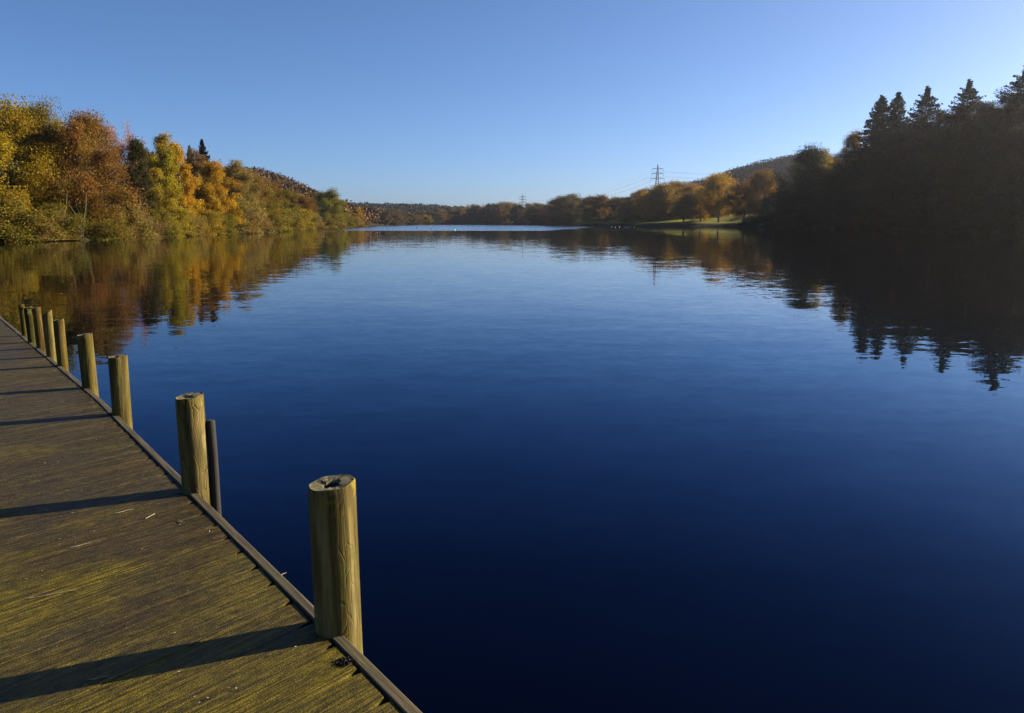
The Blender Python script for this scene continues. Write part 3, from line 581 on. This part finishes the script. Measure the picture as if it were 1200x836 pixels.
# ------------------------------------------------------------------ pylons and cables
def pylon(px, Y, ytop, hgt, name_label, thick):
    top = at_depth(px, ytop, Y); o = empty('electricity_pylon', (top[0], Y, top[2] - hgt)); tag(o, name_label, 'pylon', 'electricity pylons')
    b = hgt * .085; wz = lambda z: b * (1 - z / hgt) ** 1.25 + .35
    lv = np.array([0, .14, .27, .39, .5, .6, .68, .76, .84, .92, 1]) * hgt
    for sx in (-1, 1):
        for sy_ in (-1, 1):
            m = MB(); m.tube([(sx * wz(z), sy_ * wz(z), z) for z in lv], thick, 4); m.build('leg', STEEL, o)
    m = MB()
    for i in range(len(lv) - 1):
        a, c = wz(lv[i]), wz(lv[i + 1])
        for f in range(4):
            q = [(-1, -1), (1, -1), (1, 1), (-1, 1)]; p0, p1 = q[f], q[(f + 1) % 4]
            m.tube([(p0[0] * a, p0[1] * a, lv[i]), (p1[0] * c, p1[1] * c, lv[i + 1])], thick * .55, 3); m.tube([(p1[0] * a, p1[1] * a, lv[i]), (p0[0] * c, p0[1] * c, lv[i + 1])], thick * .55, 3)
            m.tube([(p0[0] * c, p0[1] * c, lv[i + 1]), (p1[0] * c, p1[1] * c, lv[i + 1])], thick * .5, 3)
    m.build('lattice', STEEL, o); tips = []
    for zf, hw in ((.88, .155), (.755, .165), (.625, .19)):
        m = MB(); z = zf * hgt; hw *= hgt
        for s in (-1, 1):
            for yy in (-.6, .6):
                m.tube([(s * .5, yy, z), (s * hw, 0, z + .2)], thick * .8, 4); m.tube([(s * .5, yy, z + hgt * .035), (s * hw, 0, z + .2)], thick * .7, 4)
            for u in (.3, .55, .8): m.tube([(s * hw * u, 0, z + .1), (s * hw * (u - .12), 0, z + hgt * .035 * (1 - u))], thick * .5, 3)
        a = m.build('cross_arm', STEEL, o)
        for s in (-1, 1):
            k = MB(); zz = np.linspace(0, -2.6, 14); k.tube([(s * hw, 0, z + .2 + v) for v in zz], np.where(np.arange(14) % 2, .2, .09), 6); k.build('insulator', SLATE, a)
            tips.append(Vector(o.location) + Vector((s * hw, 0, z - 2.4)))
    return tips
T1 = pylon(771, 850, 193, 40, 'tall lattice electricity pylon rising behind the orange lawn trees', .2)
T2 = pylon(612.5, 1560, 228, 42, 'small distant lattice pylon left of the lawn end', .3)
def cable(a, c, sag, label):
    u = np.linspace(0, 1, 25)[:, None]; a = np.array(a); c = np.array(c); P = a * (1 - u) + c * u; P[:, 2] -= 4 * sag * (u * (1 - u))[:, 0]
    m = MB(); m.tube(P, .04, 4); o = m.build('power_cable', WIRE, None, True); tag(o, label, 'cable', 'cables strung between the pylons')
for i, (a, c) in enumerate(zip(T1, T2)):
    arm = ('left' if i % 2 == 0 else 'right') + ' tip of the ' + ('top', 'middle', 'bottom')[i // 2] + ' pylon arm'
    cable(a, c, 16, 'cable from the ' + arm + ' to the small distant pylon')
    e = np.array(a) + np.array([330, -20, 6.]); cable(a, e, 8, 'cable running right to the hill from the ' + arm)

# ------------------------------------------------------------------ birds on the water
def bird(px, y, label, body_mat, s=1.0, rz=0, fly=False):
    r = ray(px, y); t = (-CAM_H + .0) / r[2]; p = r * t; o = empty('water_bird', (p[0], p[1], 0), rz); o.scale = (s * .5,) * 3
    tag(o, label, 'bird', 'birds on the lake')
    m = MB(); m.tube([(-.34, 0, .16), (-.26, 0, .13), (-.1, 0, .1), (.08, 0, .11), (.2, 0, .15), (.26, 0, .24), (.27, 0, .33), (.31, 0, .38), (.36, 0, .37), (.385, 0, .36)], [.01, .05, .11, .12, .09, .05, .042, .055, .04, .012], 10)
    m.build('body', body_mat, o, True)
    for q in (-1, 1):
        m = MB(); m.tube([(.12, q * .1, .15), (-.08, q * .12, .17), (-.3, q * .06, .19), (-.42, q * .02, .2)], [.03, .055, .03, .008], 6); m.build('wing', body_mat if body_mat is FEATHERDARK else FEATHER, o, True)
    m = MB(); m.tube([(.375, 0, .362), (.45, 0, .35)], [.016, .004], 5); m.build('beak', BEAK, o)
for px, y, lb, mt, s, rz in [(488.4, 267.3, 'dark bird floating alone on the far left of the ruffled water', FEATHERDARK, 2.2, 0), (533, 270, 'white gull leftmost of the three together in mid lake', FEATHER, 1.6, 1), (540, 269.2, 'white gull in the middle of the three together in mid lake', FEATHER, 1.8, 2), (544.5, 269.8, 'white gull rightmost of the three together in mid lake', FEATHER, 1.6, 0), (609.5, 267, 'lone white gull on the water below the small pylon', FEATHER, 1.9, 3)]:
    bird(px, y, lb, mt, s, rz)
for px in (717, 721, 726, 732, 735, 738, 743):
    bird(px, 266.6 + rng.uniform(-.3, .3), 'pale bird in the loose line of birds on the water before the lawn bank', FEATHER, 1.5, rng.uniform(0, 6))

# ------------------------------------------------------------------ pier
EA = R_(-37.2); e = np.array([math.sin(EA), math.cos(EA)]); nrm = np.array([math.cos(EA), -math.sin(EA)])    # along the edge (away), outward over the water
SK = .2266; WID = 3.1; PITCH_P = .2135
def off(s): return float(np.interp(s, [-6, 7.8, 16, 30], [1.155, 1.155, .93, .5]))
def pier_pt(s, n): return e * s + nrm * n
pier = empty('wooden_pier', (*pier_pt(2, -.4), DECK)); tag(pier, 'long weathered plank pier with mossy boards running back along the left', 'pier')
def in_pier(x, y, z): return (x - pier.location.x, y - pier.location.y, z - DECK)
pang = math.atan2(*( (nrm + e * SK)[::-1] ))      # direction of the plank (towards its outer end)
def plank_mesh(seed):
    rs = np.random.default_rng(seed); bm = bmesh.new(); wpl = PITCH_P * math.cos(math.atan(SK)) - .0028
    Lp = (WID - .065) / math.cos(math.atan(SK)); tn = math.tan(math.atan(SK)); prof = []
    hw = wpl / 2
    def outline(inset, z):
        ch = .02 + rs.uniform(0, .016)
        # outer end is cut parallel to the pier edge; its corners are worn
        pts = [(-Lp, -hw + inset), (0 - hw * -tn * -1 - .075, -hw + inset), (-hw * tn - inset, -hw + ch * .55), (hw * tn - inset, hw - ch * .55), (hw * tn - .075, hw - inset), (-Lp, hw - inset)]
        return [bm.verts.new((x, y, z)) for x, y in pts]
    a = outline(0, -.045); b_ = outline(0, -.0012); c = outline(.0008, 0)
    for lo, hi in ((a, b_), (b_, c)):
        for i in range(6): bm.faces.new((lo[i], lo[(i + 1) % 6], hi[(i + 1) % 6], hi[i]))
    bm.faces.new(c); bm.faces.new(a[::-1]); bmesh.ops.recalc_face_normals(bm, faces=bm.faces)
    me = bpy.data.meshes.new('plank'); bm.to_mesh(me); bm.free(); me.materials.append(PLANK); return me
PM = [plank_mesh(s) for s in range(5)]
k = 0; s = -5.0
while s < 24:
    o = link('plank', PM[k % 5], pier); n_ = off(s) - .053; p = pier_pt(s, n_)
    o.location = in_pier(p[0], p[1], DECK + rng.uniform(-.0012, .0012)); o.rotation_euler = (rng.normal(0, .004), 0, pang + rng.normal(0, .0015))
    s += PITCH_P; k += 1
# posts: photo column of the axis, row of the foot, width, row of the top
POSTS = [
    (397.5, 748, .179, .603, 'nearest thick timber post with a rotted hollow in its lichened top'),
    (229, 580, .160, .588, 'thick cracked timber post, second nearest, with a thin dark pole beside it'),
    (143, 488, .150, .50, 'round timber post, third nearest on the pier edge, lit on its right side'),
    (106, 456, .137, .53, 'round timber post, fourth from the near end, standing clear of the far cluster'),
    (74, 430, .105, .53, 'slim post at the right end of the far cluster of posts'),
    (60.5, 419, .100, .54, 'pale slim post with slanting top, second from the right in the far cluster'),
    (48, 409, .098, .53, 'brownish slim post in the middle of the far cluster of posts'),
    (38, 402, .10, .48, 'greenish slim post, second from the left in the far cluster'),
    (29.5, 394, .075, .44, 'thinnest and farthest post at the left end of the pier edge'),
]
ps = []
def post(px, yb, dia, htop, label, i):
    rs = np.random.default_rng(40 + i); r = ray(px, yb); t = (DECK - CAM_H) / r[2]; p = r[:2] * t
    p = p + p / np.linalg.norm(p) * dia * .5; s_ = p @ e; n_ = max(p @ nrm, off(s_) + .01) if i < 2 else max(p @ nrm, off(s_) - .02); p = pier_pt(s_, n_); ps.append((s_, dia / 2))
    o = empty('mooring_post', (p[0], p[1], DECK), rs.uniform(0, .2)); tag(o, label, 'post', 'timber posts along the pier edge')
    o.rotation_euler = (rs.normal(0, .012), rs.normal(0, .012), 0)
    K = 28; th = np.arange(K) * 2 * math.pi / K; R0 = dia / 2
    ph = rs.uniform(0, 6.28, 4); rim = lambda z: R0 * (1 + .025 * np.sin(2 * th + ph[0]) + .018 * np.sin(3 * th + ph[1] + z) + .01 * np.sin(7 * th + ph[2]))
    slant = (0.03 if i == 5 else .008) * np.cos(th - .6)
    rings = []
    for z in (-1.1, -.5, -.25, 0, .12, .24, .36, .46, htop - .03, htop - .006): rings.append((rim(z), z + (slant if z > .4 else 0 * th)))
    rings.append((rim(htop) * .945, htop + slant + .002 * np.sin(5 * th + ph[3])))
    V = np.concatenate([np.stack([np.cos(th) * a, np.sin(th) * a, z + 0 * th], 1) for a, z in rings]); n = len(rings)
    F = [(q * K + j, q * K + (j + 1) % K, (q + 1) * K + (j + 1) % K, (q + 1) * K + j) for q in range(n - 1) for j in range(K)]
    link('shaft', mesh_np('shaft', V, F, POST, smooth=True), o).color = (*[(.95, .95, .95), (.9, .9, .95), (.9, .88, .75), (.9, .86, .7), (.75, .68, .5), (.95, .95, .9), (.6, .48, .4), (.42, .5, .36), (.6, .58, .5)][i], 1 if i == 1 else .3)
    # end grain with a hollow
    hol = .33 if i == 0 else .2; dep = .022 if i == 0 else .012
    prof = [(.945, 0), (.82, -.003), (hol * 1.25, -.006), (hol, -.014), (hol * .8, -dep), (.06, -dep * 1.15)]
    V = []; 
    for q, (f, dz) in enumerate(prof):
        jag = 1 + (.07 * np.sin(3 * th + ph[1]) + .05 * np.sin(7 * th + ph[2]) if 2 <= q < 5 else 0 * th)
        V.append(np.stack([np.cos(th) * rim(htop) * f * jag, np.sin(th) * rim(htop) * f * jag, htop + dz + (slant + .002 * np.sin(5 * th + ph[3])) * (1 if q < 3 else .4) + rs.normal(0, .0009, K) * (q > 0)], 1))
    V = np.concatenate(V); F = [(q * K + j, q * K + (j + 1) % K, (q + 1) * K + (j + 1) % K, (q + 1) * K + j) for q in range(5) for j in range(K)]
    tp = link('cut_top', mesh_np('cut_top', V[:4 * K], F[:3 * K], ENDGRAIN), o)
    link('hollow', mesh_np('hollow', V[3 * K:], [tuple(v - 3 * K for v in f) for f in F[3 * K:]] + [(2 * K, 2 * K + 1, 2 * K + 2, 2 * K + 3)], ROT), tp)
for i, a in enumerate(POSTS): post(*a, i)
# thin dark pole beside the second post
p2 = bpy.data.objects['mooring_post.001'].location; p = np.array([p2.x + .93 * .104, p2.y + .37 * .104]); m = MB()
m.tube([(0, 0, -1.1), (0, 0, -.3), (.004, 0, .2), (0, .004, .42), (0, .004, .428)], [.029, .028, .027, .027, .018], 12); m.tube([(0, .004, .428), (0, .004, .429)], [.018, .001], 12)
o = m.build('thin_pole', DARKWOOD, None, True); o.location = (p[0], p[1], DECK); tag(o, 'thin dark pole standing in the water right of the cracked post', 'pole')
# edge boards between the posts, a little proud of the planks
ends = [-5.0] + [v for s_, r_ in sorted(ps) for v in (s_ - r_ * .75, s_ + r_ * .9)] + [24.0]
for i in range(0, len(ends), 2):
    s0, s1 = ends[i], ends[i + 1]
    if s1 - s0 < .12: continue
    m = MB(); nseg = max(2, int((s1 - s0) / .5)); ss = np.linspace(s0, s1, nseg + 1)
    prof = [(-.046, -.12), (-.046, .003), (-.042, .007), (-.005, .007), (0, .003), (0, -.12)]
    V = []
    for q in ss:
        jj = rng.normal(0, .0012); V += [(*in_pier(*pier_pt(q, off(q) + a), 0)[:2], b_ + jj) for a, b_ in prof]
    F = [(q * 6 + j, q * 6 + (j + 1) % 6, (q + 1) * 6 + (j + 1) % 6, (q + 1) * 6 + j) for q in range(nseg) for j in range(6)]
    F2 = [(0, 1, 4, 5), (1, 2, 3, 4)]; q = nseg * 6; F2 += [(q + 5, q + 4, q + 1, q), (q + 4, q + 3, q + 2, q + 1)]
    me = mesh_np('edge_board', V, F + F2, bpy.data.materials.get('edge_board_timber') or None)
    link('edge_board', me, pier)
def board_material():
    m, nt, b = new_mat('edge_board_timber'); geo = N(nt, 'ShaderNodeNewGeometry')
    V = mapping(nt, geo.outputs['Position'], rot=(0, 0, math.atan2(*nrm[::-1]) * -1)); V = mapping(nt, V, (70, 2.2, 40))
    g = noise(nt, V, 1, 5, .6, .3).outputs[0]; big = noise(nt, geo.outputs['Position'], 3, 4).outputs[0]
    c = ramp(nt, g, [(.34, (.018, .013, .006)), (.52, (.055, .040, .018)), (.7, (.13, .095, .045))]); c = mix(nt, mrange(nt, big, .45, .65, 0, .6), c, (.06, .06, .015))
    L(nt, c, b.inputs['Base Color']); b.inputs['Roughness'].default_value = .75
    bp = N(nt, 'ShaderNodeBump', i_Strength=.8, i_Distance=.004); L(nt, g, bp.inputs['Height']); L(nt, bp.outputs[0], b.inputs['Normal']); return m
BM = board_material()
for o in pier.children:
    if o.name.startswith('edge_board'): o.data.materials.clear(); o.data.materials.append(BM)
for n_ in (-1.85, -.4, 1.0):
    m = MB(); V = []
    for q in (-5, 7.8, 16, 24):
        for a, z in ((-.05, -.25), (-.05, -.05), (.05, -.05), (.05, -.25)): V.append((*in_pier(*pier_pt(q, n_ + off(q) - 1.155 + a), 0)[:2], z))
    m.add(V, [(q * 4 + j, q * 4 + (j + 1) % 4, q * 4 + 4 + (j + 1) % 4, q * 4 + 4 + j) for q in range(3) for j in range(4)] + [(3, 2, 1, 0), (12, 13, 14, 15)]); m.build('beam', DARKWOOD, pier)
for q in np.arange(-4, 24, 3.0):
    for n_ in (-1.7, .75):
        p = pier_pt(q, n_ + off(q) - 1.155); x, y, _ = in_pier(p[0], p[1], 0); m = MB(); m.tube([(x, y, -1.6), (x, y, -.25)], .09, 8); m.build('pile', DARKWOOD, pier)
# bits of leaf and grit lying on the planks
rs = np.random.default_rng(77); n = 900; ss = rs.uniform(1.5, 11, n) ** 1.0; nn_ = off(3) - .1 - rs.uniform(0, 2.4, n)
P = np.array([[*pier_pt(a, b_ - .02 * max(0, a - 7.8)), DECK + .006] for a, b_ in zip(ss, nn_)]); V, F = leaf_quads(P, .0065, rs, 4)
tag(link('leaf_litter', mesh_np('leaf_litter', V, F, LITTER)), 'pale flecks of leaf and grit strewn over the pier planks', 'leaf litter', kind='stuff')
TW = [(146, 600, .10, .8), (176, 606, .08, 1.3), (95, 640, .1, .7), (330, 565 + 110, .06, 1.0), (60, 698, .2, .45), (212, 612, .06, 2.4), (115, 796, .07, .4)]
TWL = ['pale twig just below the shadow of the second post', 'short twig pointing away right below the second post shadow', 'thin twig in the middle of the near planks', 'tiny twig near the edge board left of the nearest post', 'longest twig at the left edge above the near shadow', 'small crooked twig close to the second post', 'thin twig at the bottom left below the wide shadow']
for (x, y, ln, a), lb in zip(TW, TWL):
    r = ray(x, y); p = r[:2] * ((DECK - CAM_H) / r[2]); u = np.linspace(-.5, .5, 6); m = MB()
    m.tube(np.stack([u * ln * math.cos(a), u * ln * math.sin(a) + .004 * np.sin(u * 9), .004 + 0 * u], 1), .0022, 5)
    o = m.build('twig', LITTER, None, True); o.location = (p[0], p[1], DECK + .001); tag(o, lb, 'twig', 'twigs on the pier')
r = ray(404, 776); p = r[:2] * ((DECK - CAM_H) / r[2]); q = rs.normal(0, 1, (420, 3)) * np.array([.015, .012, .002]); q[:, 2] = np.abs(q[:, 2]) + .002; V, F = leaf_quads(q, .008, rs, .2)
o = link('moss_tuft', mesh_np('moss_tuft', V, F, ROT)); o.location = (p[0], p[1], DECK); tag(o, 'dark tuft of moss on the planks beside the nearest post', 'moss')

# ------------------------------------------------------------------ haze
m = bpy.data.materials.new('haze'); m.use_nodes = True; nt = m.node_tree; nt.nodes.remove(nt.nodes['Principled BSDF'])
v = N(nt, 'ShaderNodeVolumePrincipled', i_Density=.00011, i_Anisotropy=.8); v.inputs['Color'].default_value = (.95, .96, 1, 1); L(nt, v.outputs[0], nt.nodes['Material Output'].inputs['Volume'])
mb = MB(); mb.box((-4500, -700, -3), (4500, 6500, 130)); tag(mb.build('haze', m), kind='stuff')
